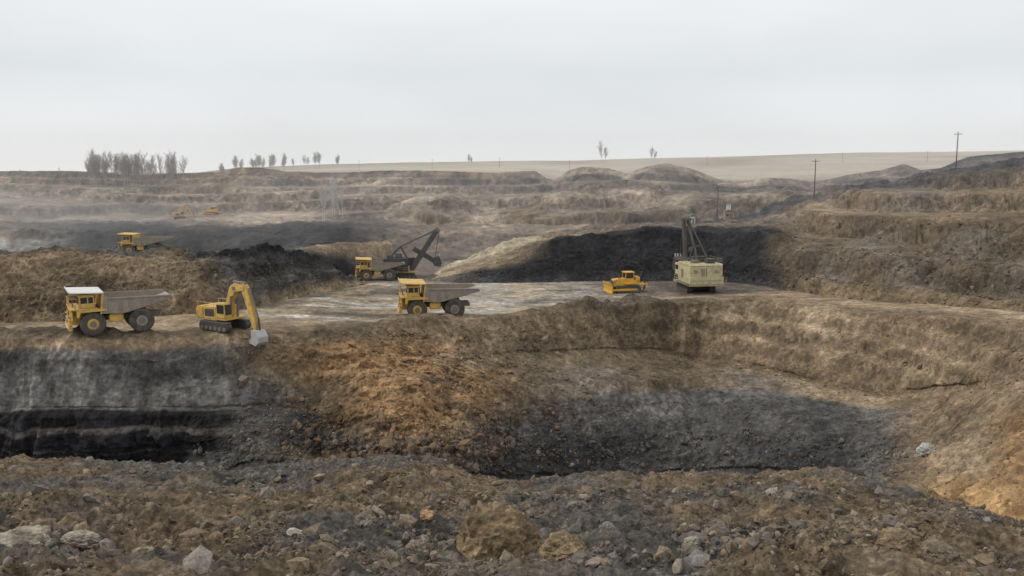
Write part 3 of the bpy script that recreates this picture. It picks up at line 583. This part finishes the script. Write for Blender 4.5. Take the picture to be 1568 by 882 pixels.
trees('distant_tree_row',[(tb(random.uniform(-60,135),random.uniform(900,1000)),random.uniform(5,8),.7,200+i) for i in range(8)],BARK,2,.04)
for px,D,h,sd in ((921,880,19,301),(995,880,13,302),(516,830,12,303),(718,880,10,304),(342,600,9,305)): trees('bare_tree',[(tb(px,D),h,.75,sd),(tb(px+4,D+3),h*.75,.75,sd+50)],BARKD,3,.035)
for px,D,h,sd in ((494,270,10,311),(510,290,12,312),(522,292,11,313)): trees('birch_tree',[(tb(px,D),h,.45,sd),(tb(px+3,D+1),h*.8,.45,sd+50)],BIR,2,.035)
# ---------------------------------------------------------------- drifting smoke over the left valley, thin haze further back
def vol(name,dens):
    hm=bpy.data.materials.new(name); hm.use_nodes=True; nt=hm.node_tree; nt.nodes.clear()
    o=nt.nodes.new('ShaderNodeOutputMaterial'); vs=nt.nodes.new('ShaderNodeVolumeScatter'); vs.inputs['Density'].default_value=dens; vs.inputs['Color'].default_value=(.95,.975,1,1); vs.inputs['Anisotropy'].default_value=.1
    nt.links.new(vs.outputs[0],o.inputs['Volume']); return hm
sm_=vol('thin_smoke',.0016)
V,F=ico(4)
for (x,y,z,sx,sy,sz,sd) in ((-190,275,-15,95,50,11,1),(-110,262,-17,75,42,7,3)):
    d=1+.35*fbm(V,(1.5,1.5,1.5),3,seed=200+sd)
    ob=mesh_obj('smoke_cloud',V*d[:,None]*np.array((sx,sy,sz))+np.array((x,y,z)),F,sm_)
bm=bmesh.new(); bmesh.ops.create_cube(bm,size=1); me=bpy.data.meshes.new('haze'); bm.to_mesh(me); bm.free(); me.materials.append(vol('air_haze',.0007))
hz=bpy.data.objects.new('haze',me); scene.collection.objects.link(hz); hz.scale=(3000,560,75); hz.location=(0,140+280,-12.5)
# ---------------------------------------------------------------- sky and sun
w=bpy.data.worlds.new('World'); scene.world=w; w.use_nodes=True; nt=w.node_tree; N=nt.nodes; L=nt.links
bg=N['Background']; sky=N.new('ShaderNodeTexSky'); sky.sky_type='NISHITA'; sky.sun_disc=False; sky.sun_elevation=math.radians(45); sky.dust_density=4
tc=N.new('ShaderNodeTexCoord'); sp=N.new('ShaderNodeSeparateXYZ'); L.new(tc.outputs['Generated'],sp.inputs[0])
cr=N.new('ShaderNodeValToRGB'); L.new(sp.outputs['Z'],cr.inputs[0]); e=cr.color_ramp.elements
e[0].position=0; e[0].color=(1.0,1.0,1.0,1); e[1].position=1; e[1].color=(.95,.955,.96,1)
x=cr.color_ramp.elements.new(.045); x.color=(.90,.92,.935,1); x=cr.color_ramp.elements.new(.10); x.color=(.79,.825,.85,1); x=cr.color_ramp.elements.new(.19); x.color=(.89,.905,.915,1)
ns=N.new('ShaderNodeTexNoise'); ns.inputs['Scale'].default_value=2.2; ns.inputs['Detail'].default_value=3; mp=N.new('ShaderNodeMapping'); mp.inputs['Scale'].default_value=(1,1,3.5); L.new(tc.outputs['Generated'],mp.inputs[0]); L.new(mp.outputs[0],ns.inputs['Vector'])
mr=N.new('ShaderNodeMapRange'); mr.inputs[1].default_value=.3; mr.inputs[2].default_value=.7; mr.inputs[3].default_value=9.4; mr.inputs[4].default_value=10.7; L.new(ns.outputs[0],mr.inputs[0])
sc=N.new('ShaderNodeVectorMath'); sc.operation='SCALE'; L.new(cr.outputs[0],sc.inputs[0]); L.new(mr.outputs[0],sc.inputs['Scale'])
mx=N.new('ShaderNodeMix'); mx.data_type='RGBA'; mx.inputs[0].default_value=.94; L.new(sky.outputs[0],mx.inputs[6]); L.new(sc.outputs[0],mx.inputs[7]); L.new(mx.outputs[2],bg.inputs[0]); bg.inputs[1].default_value=.1
sl=bpy.data.lights.new('sun','SUN'); sl.energy=1.4; sl.angle=math.radians(11); sl.color=(1,.95,.88); so=bpy.data.objects.new('sun',sl); scene.collection.objects.link(so)
d=Vector((.70,-.05,-.70)); so.rotation_euler=d.to_track_quat('-Z','Y').to_euler()
sky.sun_rotation=math.atan2(-d.x,-d.y)
